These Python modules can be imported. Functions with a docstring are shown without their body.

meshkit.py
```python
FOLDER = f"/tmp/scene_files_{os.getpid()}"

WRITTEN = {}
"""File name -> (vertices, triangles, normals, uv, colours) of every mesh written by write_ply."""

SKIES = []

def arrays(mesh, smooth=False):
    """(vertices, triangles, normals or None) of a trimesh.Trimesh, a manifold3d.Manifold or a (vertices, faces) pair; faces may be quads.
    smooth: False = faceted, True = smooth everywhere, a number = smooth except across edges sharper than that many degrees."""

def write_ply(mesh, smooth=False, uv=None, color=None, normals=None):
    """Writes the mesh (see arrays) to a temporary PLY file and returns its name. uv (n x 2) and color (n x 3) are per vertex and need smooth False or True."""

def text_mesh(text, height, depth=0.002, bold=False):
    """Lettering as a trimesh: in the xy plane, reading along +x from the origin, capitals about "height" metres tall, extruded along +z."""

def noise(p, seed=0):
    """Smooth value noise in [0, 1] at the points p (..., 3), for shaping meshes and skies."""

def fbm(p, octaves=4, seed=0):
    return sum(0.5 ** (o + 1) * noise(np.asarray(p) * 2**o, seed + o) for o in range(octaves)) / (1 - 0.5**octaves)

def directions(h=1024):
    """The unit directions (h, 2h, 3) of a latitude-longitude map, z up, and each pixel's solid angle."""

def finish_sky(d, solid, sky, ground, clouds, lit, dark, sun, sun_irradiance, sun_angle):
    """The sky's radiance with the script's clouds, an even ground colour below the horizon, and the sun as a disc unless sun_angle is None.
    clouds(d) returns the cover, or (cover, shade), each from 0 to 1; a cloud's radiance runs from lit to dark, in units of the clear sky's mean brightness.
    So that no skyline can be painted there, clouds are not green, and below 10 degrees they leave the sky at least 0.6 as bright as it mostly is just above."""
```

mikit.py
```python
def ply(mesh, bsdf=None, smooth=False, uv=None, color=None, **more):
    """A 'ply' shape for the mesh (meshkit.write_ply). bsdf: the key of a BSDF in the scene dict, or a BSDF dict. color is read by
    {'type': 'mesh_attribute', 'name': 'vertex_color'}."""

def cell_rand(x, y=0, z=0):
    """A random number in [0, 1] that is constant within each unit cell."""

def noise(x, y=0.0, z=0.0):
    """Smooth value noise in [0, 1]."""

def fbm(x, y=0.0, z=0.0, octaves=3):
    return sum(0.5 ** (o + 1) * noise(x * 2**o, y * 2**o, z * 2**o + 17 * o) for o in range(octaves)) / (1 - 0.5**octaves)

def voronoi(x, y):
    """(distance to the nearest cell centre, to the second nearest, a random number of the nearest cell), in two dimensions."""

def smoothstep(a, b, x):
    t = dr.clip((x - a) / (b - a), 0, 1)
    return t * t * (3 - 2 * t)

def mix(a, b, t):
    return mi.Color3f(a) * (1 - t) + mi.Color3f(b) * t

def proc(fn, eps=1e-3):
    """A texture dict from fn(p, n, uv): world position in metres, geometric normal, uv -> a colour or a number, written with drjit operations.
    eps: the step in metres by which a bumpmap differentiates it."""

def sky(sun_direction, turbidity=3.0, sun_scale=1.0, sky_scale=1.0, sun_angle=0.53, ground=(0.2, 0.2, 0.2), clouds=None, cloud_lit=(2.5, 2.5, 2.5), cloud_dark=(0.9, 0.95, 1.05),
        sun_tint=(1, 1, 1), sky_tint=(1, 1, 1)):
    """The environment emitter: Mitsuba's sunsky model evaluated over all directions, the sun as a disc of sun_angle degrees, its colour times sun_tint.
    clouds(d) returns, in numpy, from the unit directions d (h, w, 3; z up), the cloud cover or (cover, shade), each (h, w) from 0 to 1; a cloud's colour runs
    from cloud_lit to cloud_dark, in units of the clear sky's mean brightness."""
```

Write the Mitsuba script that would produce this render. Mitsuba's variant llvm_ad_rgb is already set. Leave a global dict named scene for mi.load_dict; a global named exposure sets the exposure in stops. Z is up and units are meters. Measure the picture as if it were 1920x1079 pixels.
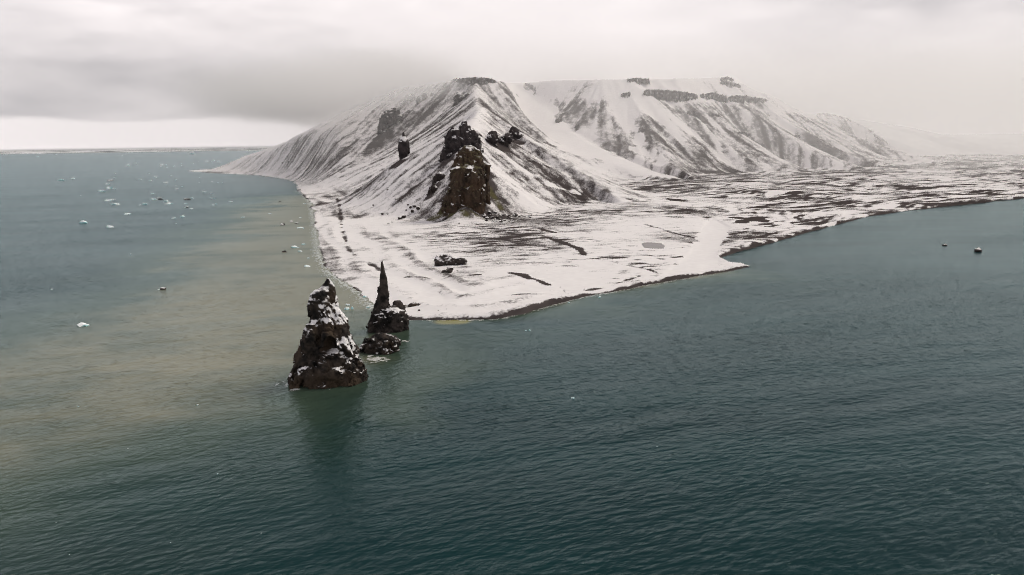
import math, numpy as np, trimesh, mitsuba as mi, drjit as dr, mikit, meshkit
from scipy import ndimage as ndi
from scipy import sparse
from scipy.spatial import cKDTree
from mikit import proc, noise, fbm, smoothstep, mix

# ------------------------------------------------------------------ camera, sky, exposure
FPX, CX, CY = 1371.0, 960.0, 539.5            # focal length and centre of the 1920 x 1079 photograph
CAM = np.array([0.0, 0.0, 90.0])              # a drone 90 m above the sea
PITCH, ROLL = math.atan(271.5 / 1371), 0.0146
F_ = np.array([0, math.cos(PITCH), -math.sin(PITCH)])
U0 = np.array([0, math.sin(PITCH), math.cos(PITCH)])
X0 = np.array([1.0, 0, 0])
U_ = math.cos(ROLL) * U0 + math.sin(ROLL) * X0
R_ = math.cos(ROLL) * X0 - math.sin(ROLL) * U0
T = mi.ScalarTransform4f
scene, labels = {}, {}
scene['camera'] = {'type': 'perspective', 'fov': 2 * math.degrees(math.atan(960 / FPX)), 'fov_axis': 'x', 'near_clip': 1.0, 'far_clip': 120000.0,
                   'to_world': T().look_at(origin=CAM.tolist(), target=(CAM + F_ * 100).tolist(), up=U_.tolist())}
exposure = 1.60
SUN = (0.60, 0.30, 0.74)


def sky_clouds(d):
    x, y, z = d[..., 0], d[..., 1], d[..., 2]
    el, az = np.degrees(np.arcsin(np.clip(z, -1, 1))), np.degrees(np.arctan2(x, y))
    q = np.stack([az / 9, el / 2.2, 0 * el], -1)
    n = meshkit.fbm(q, 5, 3) - 0.5
    n2 = meshkit.fbm(np.stack([az / 22, el / 5, 0 * el + 3], -1), 4, 9) - 0.5
    n3 = meshkit.fbm(np.stack([az / 3.2 + 2 * n, el / 0.9, 0 * el + 7], -1), 4, 5) - 0.5
    def S(a, b, v):
        t = np.clip((v - a) / (b - a), 0, 1)
        return t * t * (3 - 2 * t)
    front = np.exp(-(az / 75) ** 4)                                     # cloud deck seen beyond the cape
    deck = 0.13 + 0.4 * n2 + 0.20 * n3
    left = S(-3, -26, az + 8 * n2)                                     # grey stratus over the open sea, with a level base
    base = 1.75 + 0.6 * n + 0.06 * np.maximum(az + 26, 0)
    bank = left * S(base - 0.12 + 0.5 * n3, base + 0.35 + 0.5 * n3, el) * (0.46 - 0.20 * S(3.0, 9.0, el) + 0.45 * n + 0.40 * n3)
    strip = left * (1 - S(base - 0.1, base + 0.2, el))
    right = S(8, 28, az) * (0.24 + 0.6 * n + 0.2 * n3) * S(3, 7, el)
    mid = np.exp(-((az - 4) / 16) ** 2) * S(14, 4, el)
    s = deck * (1 - left) * (1 - 0.75 * mid) + bank - 0.10 * strip + np.clip(right, 0, 1)
    s = front * s + (1 - front) * (0.22 + 0.4 * n2)
    s = s + 0.98 * S(13, 40, el) * (1 - 0.75 * S(46, 70, el))                                        # added dark band above the view for darker water, brighter overhead for the mist
    return np.ones_like(el), np.clip(s, 0, 1)


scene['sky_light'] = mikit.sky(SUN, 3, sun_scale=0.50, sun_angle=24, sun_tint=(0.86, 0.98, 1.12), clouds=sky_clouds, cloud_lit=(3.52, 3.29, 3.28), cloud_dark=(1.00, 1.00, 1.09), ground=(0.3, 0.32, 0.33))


def ray(px, py):
    d = F_ + (px - CX) / FPX * R_ + (CY - py) / FPX * U_
    return d


def at(px, py, Y):                            # the point of a pixel's sight line at the distance Y
    d = ray(px, py)
    return CAM + d * (Y / d[1])


def gp(px, py, z=0.0):                        # ... where it meets the level z
    d = ray(px, py)
    return CAM + d * ((z - CAM[2]) / d[2])


rng = np.random.default_rng(11)
TILE = rng.random((1024, 1024))
TILE_S = ndi.gaussian_filter(TILE, 1.0, mode='wrap')
TILE_S = (TILE_S - TILE_S.mean()) / TILE_S.std()


g1, g2, g3 = (ndi.gaussian_filter(TILE, k, mode='wrap') for k in (1.0, 2.6, 6.1))
TILE_M = sum(w * (g - g.mean()) / g.std() for w, g in ((0.80, g1), (0.48, g2), (0.18, g3)))       # the same with broader features mixed in


def tile(x, y, s, ox=0.0, A=None):                    # smooth noise of feature size about 2 s metres, mean 0, deviation about 1
    return ndi.map_coordinates(TILE_S if A is None else A, [np.mod(y / s + ox * 0.37, 1024), np.mod(x / s + ox, 1024)], order=1, mode='grid-wrap')


def tfbm(x, y, s, o=4, ox=0.0):
    return sum(0.5 ** k * tile(x, y, s / 2 ** k, ox + 71 * k) for k in range(o)) / 1.4


def sstep(a, b, v):
    t = np.clip((v - a) / (b - a), 0, 1)
    return t * t * (3 - 2 * t)


def smax(a, b, k):
    return np.maximum(a, b) + np.maximum(k - np.abs(a - b), 0) ** 2 / (4 * k)


def poly_near(x, y, P):
    """nearest point on the polyline P (n, 2+): distance, arc length, interpolated extra columns, side (+ = left of its direction)"""
    best = np.full(x.shape, 1e18)
    arc = np.zeros(x.shape)
    side = np.zeros(x.shape)
    mid = np.zeros(x.shape, bool)
    n = len(P) - 1
    extra = [np.zeros(x.shape) for _ in range(P.shape[1] - 2)]
    L = 0.0
    for i, (a, b) in enumerate(zip(P[:-1], P[1:])):
        e = b[:2] - a[:2]
        l = np.hypot(*e)
        t0 = (((x - a[0]) * e[0] + (y - a[1]) * e[1]) / (l * l))
        t = np.clip(t0, 0, 1)
        dx, dy = x - a[0] - t * e[0], y - a[1] - t * e[1]
        d2 = dx * dx + dy * dy
        m = d2 < best
        best = np.where(m, d2, best)
        arc = np.where(m, L + t * l, arc)
        side = np.where(m, np.sign(e[0] * (y - a[1]) - e[1] * (x - a[0])), side)
        for k in range(len(extra)):
            extra[k] = np.where(m, a[2 + k] + t * (b[2 + k] - a[2 + k]), extra[k])
        mid = np.where(m, ~(((i == 0) & (t0 < 0)) | ((i == n - 1) & (t0 > 1))), mid)
        L += l
    return np.sqrt(best), arc, extra, np.where(mid, side, 2 * side)


def inside(x, y, P):
    c = np.zeros(x.shape, bool)
    for a, b in zip(P, np.roll(P, -1, 0)):
        if a[1] != b[1]:
            c ^= ((a[1] > y) != (b[1] > y)) & (x < (b[0] - a[0]) * (y - a[1]) / (b[1] - a[1]) + a[0])
    return c


# ------------------------------------------------------------------ the coast
LEFT_SHORE = [(765, 599), (735, 590), (705, 578), (690, 570), (674, 549), (643, 531), (615, 510), (602, 490), (596, 475), (590, 431), (585, 398), (580, 378), (568, 366), (558, 357), (545, 341), (520, 334), (480, 329), (400, 325), (350, 321)]
RIGHT_SHORE = [(765, 599), (800, 600.5), (850, 600), (900, 600), (940, 597), (990, 586), (1030, 574), (1060, 566), (1100, 556), (1150, 548), (1200, 537), (1250, 529), (1300, 519), (1350, 511), (1390, 505), (1404, 501), (1404, 498.5), (1393, 496.5), (1370, 493.5), (1354, 488), (1354, 482.5), (1382, 473), (1420, 463), (1470, 449), (1520, 435), (1570, 421), (1630, 406), (1700, 396), (1760, 389), (1840, 381), (1920, 372), (2060, 357)]
left = [gp(*p)[:2] for p in LEFT_SHORE]
right = [gp(*p)[:2] for p in RIGHT_SHORE]
COAST = np.array(left[::-1][:-1] + right + [(2300, 2000), (3600, 2600), (5200, 3600), (5200, 9000), (-300, 9000), (-900, 4600), (-1250, 3100)])


def coast_distance(x, y):                     # positive on land
    d = poly_near(x, y, np.vstack([COAST, COAST[:1]]))[0]
    return np.where(inside(x, y, COAST), d, -d)


def line(pts, extra=()):
    """crest line from (px, py, Y[, width left, width right])"""
    return np.array([np.concatenate([at(p[0], p[1], p[2]), p[3:]]) for p in pts])


# crest lines: x, y, z, width of the slope left and right of the line's direction
SPUR = line([(873, 388, 822, 75, 65), (876, 345, 860, 130, 115), (880, 292, 930, 215, 180), (878, 262, 985, 280, 220), (882, 232, 1060, 360, 290), (903, 197, 1240, 330, 340), (905, 221, 1390, 370, 350), (897, 200, 1590, 460, 420), (890, 151, 1850, 520, 420)])
SPUR_R = line([(903, 198, 1240, 380, 200), (930, 214, 1235, 360, 200), (968, 243, 1190, 330, 160), (1040, 292, 1110, 220, 120)])
LEFTC = line([(395, 317, 2850, 200, 200), (430, 304, 2830, 260, 290), (480, 287, 2750, 300, 390), (520, 272, 2700, 300, 470), (560, 257, 2600, 300, 520), (640, 213, 2400, 300, 600), (700, 186, 2250, 300, 650), (760, 163, 2100, 300, 650)])
RIM = line([(700, 184, 2280, 1, 640), (760, 163, 2080, 1, 650), (800, 158, 1980, 1, 640), (850, 152, 1880, 1, 520), (890, 150, 1840, 1, 470), (930, 151, 1870, 1, 470), (955, 155, 2050, 1, 480), (985, 156, 2330, 1, 560), (1015, 152, 2230, 1, 640), (1060, 151, 2150, 1, 620), (1130, 150, 2080, 1, 560), (1190, 149, 2100, 1, 560), (1260, 149, 2180, 1, 600), (1340, 147, 2330, 1, 660), (1362, 145, 2390, 1, 680), (1376, 149, 2420, 1, 680), (1420, 171, 2480, 1, 660), (1460, 186, 2540, 1, 620), (1490, 206, 2660, 1, 580)])
BACKR = line([(1490, 206, 2660, 400, 520), (1510, 215, 2760, 400, 460), (1550, 211, 2840, 400, 520), (1590, 221, 2830, 300, 560), (1630, 242, 2760, 200, 520), (1665, 268, 2650, 150, 420), (1690, 292, 2520, 100, 200)])
VALLEY = line([(985, 175, 2250, 0, 30), (1000, 205, 2050, 0, 60), (1030, 250, 1880, 0, 70), (1100, 285, 1720, 0, 75), (1160, 305, 1640, 0, 60), (1230, 328, 1560, 0, 40)])
LAGOON = np.array([gp(*p, 1.0)[:2] for p in [(1240, 518), (1290, 478), (1300, 462), (1318, 425), (1335, 416), (1352, 420), (1368, 428), (1366, 440), (1352, 462), (1345, 478), (1348, 490), (1350, 500), (1330, 508), (1290, 514)]])
POND = np.array([gp(*p, 5.0)[:2] for p in [(1204, 452), (1215, 450.5), (1240, 452.5), (1247, 457), (1243, 462), (1225, 462.5), (1207, 461), (1206, 457)]])


def ridge(x, y, P, p=1.7, plateau=False, jag=0.12):
    d, arc, (zc, wl, wr), side = poly_near(x, y, P)
    w = np.where(side > 0, wl, wr)
    w = w * (1 + jag * tile(arc + 0.15 * d, 0 * arc, 55, zc.size % 91) + 0.5 * jag * tile(arc + 0.1 * d, 0 * arc, 19, 5))
    t = np.clip(d / np.maximum(w, 1), 0, 1)
    h = (zc + 6) * (1 - t) ** p - 6
    if plateau:
        h = np.where(side == 1, zc + np.minimum(0.012 * d, 10) - 0.4 * np.maximum(d - 900, 0), np.where(side == 2, (zc + 6) * np.maximum(1 - d / 700, 0) ** 1.7 - 6, h))
    return h


def base_height(x, y):
    sd = coast_distance(x, y)
    wob = tfbm(x, y, 40, 3, 3)
    east = sstep(-90, 10, x - 0.10 * (y - 390))
    bluff = 2.6 * sstep(0, 7, sd) * (0.7 + 0.4 * tile(x, y, 30, 9)) * east + 1.2 * sstep(0, 20, sd) * (1 - east)
    plain = bluff + 6.5 * (1 - np.exp(-np.maximum(sd, 0) / 260)) + 0.35 * wob * sstep(0, 60, sd)
    plain = plain + 0.45 * tile(sd + 14 * wob, 0.12 * (x + y), 9, 31) * sstep(20, 80, sd) * sstep(250, 420, x)  # raised beach ridges
    plain = np.where(sd < 0, np.maximum(sd * 0.25, -6), plain)
    h = plain
    for P, p, pl, jag in ((RIM, 1.75, True, 0.16), (LEFTC, 1.6, False, 0.10), (SPUR, 1.75, False, 0.07), (SPUR_R, 1.6, False, 0.07), (BACKR, 1.6, False, 0.12)):
        h = smax(h, ridge(x, y, P, p, pl, jag), 6.0)
    h = plain + (h - plain) * np.where(x < 0, sstep(2, 130, sd), 1.0)
    d, arc, (zv, _, wv), side = poly_near(x, y, VALLEY)
    k = 1 - sstep(0.3, 1.6, d / wv)
    h = h + k * np.clip(zv + 0.0006 * d * d - h, -60, 30)
    lag = inside(x, y, LAGOON).astype(float)
    if lag.ndim == 2:
        lag = ndi.gaussian_filter(lag, 1.8)
    h = h + (0.9 - h) * np.clip(lag * 1.4, 0, 1) * (sd > -1)
    return h, sd


GX, GY, GS = -2000.0, 300.0, 6.0
gx, gy = np.meshgrid(GX + GS * np.arange(900), GY + GS * np.arange(600))
H0, SD = base_height(gx, gy)
H0 = np.where(H0 > 22, ndi.gaussian_filter(H0, 0.9), H0)
H0s = ndi.gaussian_filter(H0, 1.2)
gry, grx = np.gradient(ndi.gaussian_filter(H0, 2.0), GS)


def samp(A, x, y, order=1):
    return ndi.map_coordinates(A, [(y - GY) / GS, (x - GX) / GS], order=order, mode='nearest')


def hit(px, py, y0=330.0):                    # first point of the terrain on a pixel's sight line
    d = ray(px, py)
    d = d / d[1]
    Y = np.arange(y0, 3800, 2.0)
    P = CAM + Y[:, None] * d
    below = P[:, 2] < samp(H0s, P[:, 0], P[:, 1])
    i = int(np.argmax(below))
    return P[i] if below.any() else P[-1]


# ------------------------------------------------------------------ materials
def weather(p, s):                            # fine patchiness that breaks snow edges and tints, in metres
    return fbm(p.x / s, p.y / s, p.z / s, 3) - 0.5


def ground_colour(p, n, uv):
    """uv.x: how much snow lies there (0 bare to 1 covered), uv.y: kind of ground (-1 moss, 0 basalt scree, 1 brown gravel)"""
    f = weather(p, 1.1) * 0.6 + weather(p, 6.0) * 0.25
    cover = smoothstep(0.22, 0.70, uv.x + f * 0.95)
    t = fbm(p.x / 7, p.y / 7, p.z / 4, 2)
    rock = mix((0.040, 0.034, 0.034), (0.095, 0.080, 0.078), t)
    gravel = mix((0.12, 0.098, 0.080), (0.20, 0.165, 0.135), t)
    moss = mix((0.055, 0.055, 0.022), (0.13, 0.115, 0.05), t)
    g = mix(mix(rock, gravel, dr.clip(uv.y, 0, 1)), moss, dr.clip(-uv.y, 0, 1))
    snow = mix((0.76, 0.725, 0.725), (0.85, 0.82, 0.82), fbm(p.x / 3, p.y / 3, p.z / 3, 2))
    return mix(g, snow, cover)


scene['snowy_ground'] = {'type': 'diffuse', 'reflectance': proc(ground_colour)}


def sea_height(p, n, uv):
    a = p.x * 0.94 + p.y * 0.34               # along the crests
    b = -p.x * 0.34 + p.y * 0.94              # across them
    w = fbm(p.x / 30, p.y / 30, 0, 2)
    gust = 0.55 + 0.9 * fbm(a / 130, b / 45, 4, 2)           # wind lanes
    swell = noise(a / 40, b / 9 + 0.8 * w, 3) * 0.48
    chop = fbm(a / 3.6, b / 1.25, 7, 3) * 0.27
    cross = fbm((a * 0.8 + b * 0.6) / 4.0, (b * 0.8 - a * 0.6) / 1.6, 2, 2) * 0.18
    return swell + (chop + cross) * gust


def near_line(p, pts, warp=0.0):
    d = mi.Float(1e9)
    for a, b in zip(pts[:-1], pts[1:]):
        ex, ey = float(b[0] - a[0]), float(b[1] - a[1])
        t = dr.clip(((p.x - float(a[0])) * ex + (p.y - float(a[1])) * ey) / (ex * ex + ey * ey), 0, 1)
        d = dr.minimum(d, dr.sqrt(dr.square(p.x - float(a[0]) - t * ex) + dr.square(p.y - float(a[1]) - t * ey)))
    return d + warp


PLUME_W = [gp(*q)[:2] for q in [(575, 352), (470, 420), (455, 452), (400, 500), (330, 520), (150, 590), (-80, 680)]]          # sharp western edge of the silty water
PLUME_AXIS = [gp(*q)[:2] for q in [(590, 372), (575, 440), (590, 500), (520, 560), (320, 640), (60, 725), (-200, 790)]]
SHORE_E = [np.array(q) for q in right[0:8]]


def sea_colour(p, n, uv):
    """silt stirred up along the beach drifts out over the clear water"""
    w = fbm(p.x / 60, p.y / 30, 5, 4) - 0.5
    w2 = fbm(p.x / 14, p.y / 14, 9, 3) - 0.5
    q = mi.Point3f(p.x + 70 * (fbm(p.x / 90, p.y / 60, 1, 3) - 0.5), p.y + 60 * (fbm(p.x / 90, p.y / 60, 8, 3) - 0.5), 0)
    beach = near_line(q, BEACH)
    d = near_line(q, PLUME_AXIS)
    silt = dr.exp(-dr.power(d / 125, 2.8)) * (0.60 + 0.40 * dr.exp(-beach / 200))
    front = near_line(q, PLUME_W)
    silt = dr.maximum(silt, 0.42 * dr.exp(-dr.square(front / 7)))     # line where the two waters meet
    shore = near_line(p, right[0:14])
    silt = dr.maximum(silt, (0.55 + 0.6 * w) * dr.exp(-shore / (24 + 30 * w)))
    silt = dr.maximum(silt, 0.42 * dr.exp(-dr.square(near_line(q, LEE) / 26)))
    silt = dr.clip(silt * (1 + 0.5 * w + 0.25 * w2) + 0.10 * w, 0, 1)
    clear = mix((0.0006, 0.0140, 0.0158), (0.0024, 0.0285, 0.0300), fbm(p.x / 60, p.y / 25, 1, 3))
    green = mi.Color3f(0.046, 0.070, 0.050)
    beige = mi.Color3f(0.236, 0.214, 0.144)
    c = mix(mix(clear, green, smoothstep(0, 0.5, silt)), beige, smoothstep(0.42, 1.0, silt))
    c = mix(c, (0.22, 0.19, 0.05), smoothstep(7, 2, near_line(p, ALGAE, 6 * w)))
    lace = fbm(p.x / 1.3, p.y / 1.3, 2, 3)
    foam = mi.Float(0)
    for (fx, fy), r in FOAM:
        foam = dr.maximum(foam, dr.clip(1.15 - dr.sqrt(dr.square((p.x - fx) * 0.8) + dr.square(p.y - fy)) / r, 0, 1))
    surf = dr.maximum(dr.clip(1 - near_line(p, BEACH) / 8, 0, 1), dr.clip(1 - shore / 3.5, 0, 1))
    foam = smoothstep(0.62, 0.78, lace * 0.75 + 0.45 * foam) * dr.select(foam > 0, 1.0, 0.0) + 0.7 * smoothstep(0.62, 0.80, lace * 0.8 + 0.36 * surf) * dr.select(surf > 0, 1.0, 0.0)
    return mix(c, (0.72, 0.72, 0.70), dr.clip(foam, 0, 0.9))


FOAM = [(gp(544, 719)[:2].tolist(), 5.0), (gp(551, 730)[:2].tolist(), 3.0), (gp(704, 674)[:2].tolist(), 5.5), (gp(693, 668)[:2].tolist(), 2.5), (gp(718, 677)[:2].tolist(), 2.0), (gp(757, 640)[:2].tolist(), 2.5)]
BEACH = left[1:14]
LEE = [gp(770, 660)[:2], gp(765, 720)[:2], gp(750, 760)[:2]]
ALGAE = [gp(838, 603)[:2], gp(860, 602.5)[:2]]
scene['sea_water'] = {'type': 'twosided', 'bsdf': {'type': 'bumpmap', 'arbitrary': proc(sea_height, 0.12), 'scale': 1.0,
                      'bsdf': {'type': 'roughplastic', 'diffuse_reflectance': proc(sea_colour), 'specular_reflectance': {'type': 'rgb', 'value': [0.72, 0.87, 0.90]}, 'int_ior': 1.33, 'alpha': 0.07}}}


# ------------------------------------------------------------------ terrain
def flow_noise(x, y, scales, steps=12, step=7.0):
    """noise smeared along the fall line, one field per scale (mean 0, deviation about 1)"""
    many = lambda x, y, s, k: tile(x, y, s, 13 * k + 5, TILE_M)
    acc = [many(x, y, s, k) for k, s in enumerate(scales)]
    for sg in (1, -1):
        px, py = x.copy(), y.copy()
        for _ in range(steps):
            dx, dy = samp(grx, px, py), samp(gry, px, py)
            l = np.sqrt(dx * dx + dy * dy) + 1e-3
            px, py = px + sg * step * dx / l, py + sg * step * dy / l
            for k, s in enumerate(scales):
                acc[k] += many(px, py, s, k)
    return [a / a.std() for a in acc]


def stroke(x, y, pts, width, soft=0.5, jitter=0.5):
    """1 on a line of ground drawn through photo pixels, falling to 0 beyond its width (metres)"""
    P = np.array([hit(*q)[:2] for q in pts])
    x0, y0, x1, y1 = P[:, 0].min() - 3 * width - 20, P[:, 1].min() - 3 * width - 20, P[:, 0].max() + 3 * width + 20, P[:, 1].max() + 3 * width + 20
    m = (x > x0) & (x < x1) & (y > y0) & (y < y1)
    out = np.zeros(x.shape)
    if m.any():
        d = poly_near(x[m], y[m], P)[0] + width * jitter * tfbm(x[m], y[m], 5, 2, 3)
        out[m] = 1 - sstep(width * (1 - soft), width * (1 + soft), d)
    return out


CREEKS = [([(632, 372), (638, 400), (641, 430), (648, 450), (655, 470), (671, 483)], 1.6), ([(682, 487), (700, 497), (716, 505)], 1.8), ([(592, 425), (596, 460), (602, 487)], 1.0),
          ([(738, 577), (770, 574), (800, 570), (850, 562), (880, 554), (888, 545)], 1.3), ([(900, 559), (935, 556), (965, 555.5), (996, 553)], 1.6), ([(822, 548), (832, 556), (834, 563)], 1.0),
          ([(1095, 481), (1110, 487), (1145, 494), (1180, 501), (1215, 508), (1232, 514)], 1.2), ([(1195, 418), (1240, 431), (1300, 447)], 1.8), ([(1100, 548), (1140, 540), (1200, 520)], 1.6),
          ([(1052, 565), (1060, 550), (1050, 540)], 0.8), ([(1160, 476), (1230, 482), (1290, 478)], 1.5), ([(1180, 498), (1240, 497), (1290, 488)], 2.0), ([(1150, 465), (1210, 473), (1280, 466)], 1.2),
          ([(895, 421), (940, 420), (985, 414)], 2.0), ([(722, 407), (735, 405), (745, 408)], 1.2)]
RIDGES = [([(1180, 463), (1240, 461), (1292, 459)], 1.6), ([(1165, 472), (1230, 472), (1286, 469)], 1.6), ([(1190, 490), (1240, 488), (1282, 483)], 1.8), ([(1205, 503), (1240, 501), (1268, 497)], 1.8), ([(1375, 457), (1440, 441), (1520, 426)], 2.2), ([(1372, 441), (1450, 426), (1560, 406)], 2.6),
          ([(1400, 431), (1500, 406), (1640, 381)], 3.0), ([(1480, 430), (1600, 405), (1750, 379)], 3.0), ([(1500, 345), (1640, 352), (1800, 350)], 6.0), ([(1380, 396), (1440, 386), (1560, 373)], 4.0), ([(1560, 390), (1700, 372), (1860, 357)], 4.0), ([(1250, 352), (1350, 357), (1480, 352)], 4.0),
          ([(1190, 400), (1280, 395), (1360, 398)], 3.0), ([(1240, 408), (1310, 412), (1400, 402)], 2.6), ([(900, 450), (1000, 446), (1080, 452)], 1.2), ([(800, 458), (870, 455), (960, 462)], 1.2), ([(1000, 500), (1080, 503), (1160, 500)], 1.2), ([(760, 520), (820, 524), (900, 518)], 1.0)]
BROWN = [([(1015, 431), (1035, 437)], 2.2), ([(1030, 447), (1060, 458), (1085, 467), (1094, 480)], 2.0), ([(957, 515), (985, 521), (1005, 528), (1030, 536)], 2.2), ([(1398, 392), (1425, 390)], 7), ([(1395, 412), (1430, 418)], 9),
         ([(1260, 375), (1280, 378)], 7), ([(1380, 420), (1430, 408)], 6)]
DARK = [([(945, 285), (975, 305), (1010, 322), (1060, 345)], 16), ([(960, 262), (1000, 285), (1050, 318)], 12), ([(925, 285), (960, 320), (1010, 345), (1060, 360)], 10), ([(930, 355), (955, 385), (985, 402)], 18),
        ([(1205, 292), (1225, 305), (1252, 325)], 22), ([(1205, 195), (1195, 215), (1203, 240)], 7), ([(1225, 210), (1212, 245)], 9), ([(1280, 260), (1300, 285), (1318, 305)], 8), ([(1400, 290), (1470, 310), (1560, 325)], 20),
        ([(1560, 290), (1640, 305), (1720, 312)], 30), ([(700, 300), (640, 318)], 8), ([(690, 330), (740, 315), (765, 302)], 9), ([(1300, 345), (1400, 352), (1480, 356)], 12), ([(850, 305), (830, 335)], 5), ([(780, 220), (700, 280), (660, 295)], 12)]
TALUS = [([(842, 262), (845, 290)], 12), ([(872, 250), (880, 275), (892, 288)], 14), ([(918, 270), (945, 276), (968, 262)], 9), ([(838, 386), (844, 352), (852, 318)], 6), ([(908, 318), (916, 352)], 7), ([(905, 402), (935, 408), (965, 412)], 9),
         ([(752, 302), (745, 312)], 9), ([(722, 244), (712, 262)], 12), ([(818, 345), (806, 366)], 5)]
WHITE = [([(968, 309), (985, 323)], 6), ([(1196, 268), (1200, 285)], 14), ([(985, 385), (1010, 392)], 5), ([(1165, 210), (1185, 235), (1205, 262)], 8), ([(1030, 350), (1080, 362)], 5)]
MOSS = [([(845, 378), (826, 400), (808, 410)], 5), ([(866, 400), (872, 406)], 4), ([(915, 352), (927, 372), (938, 388)], 4), ([(885, 398), (905, 410)], 4), ([(850, 398), (842, 414)], 5)]


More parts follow.
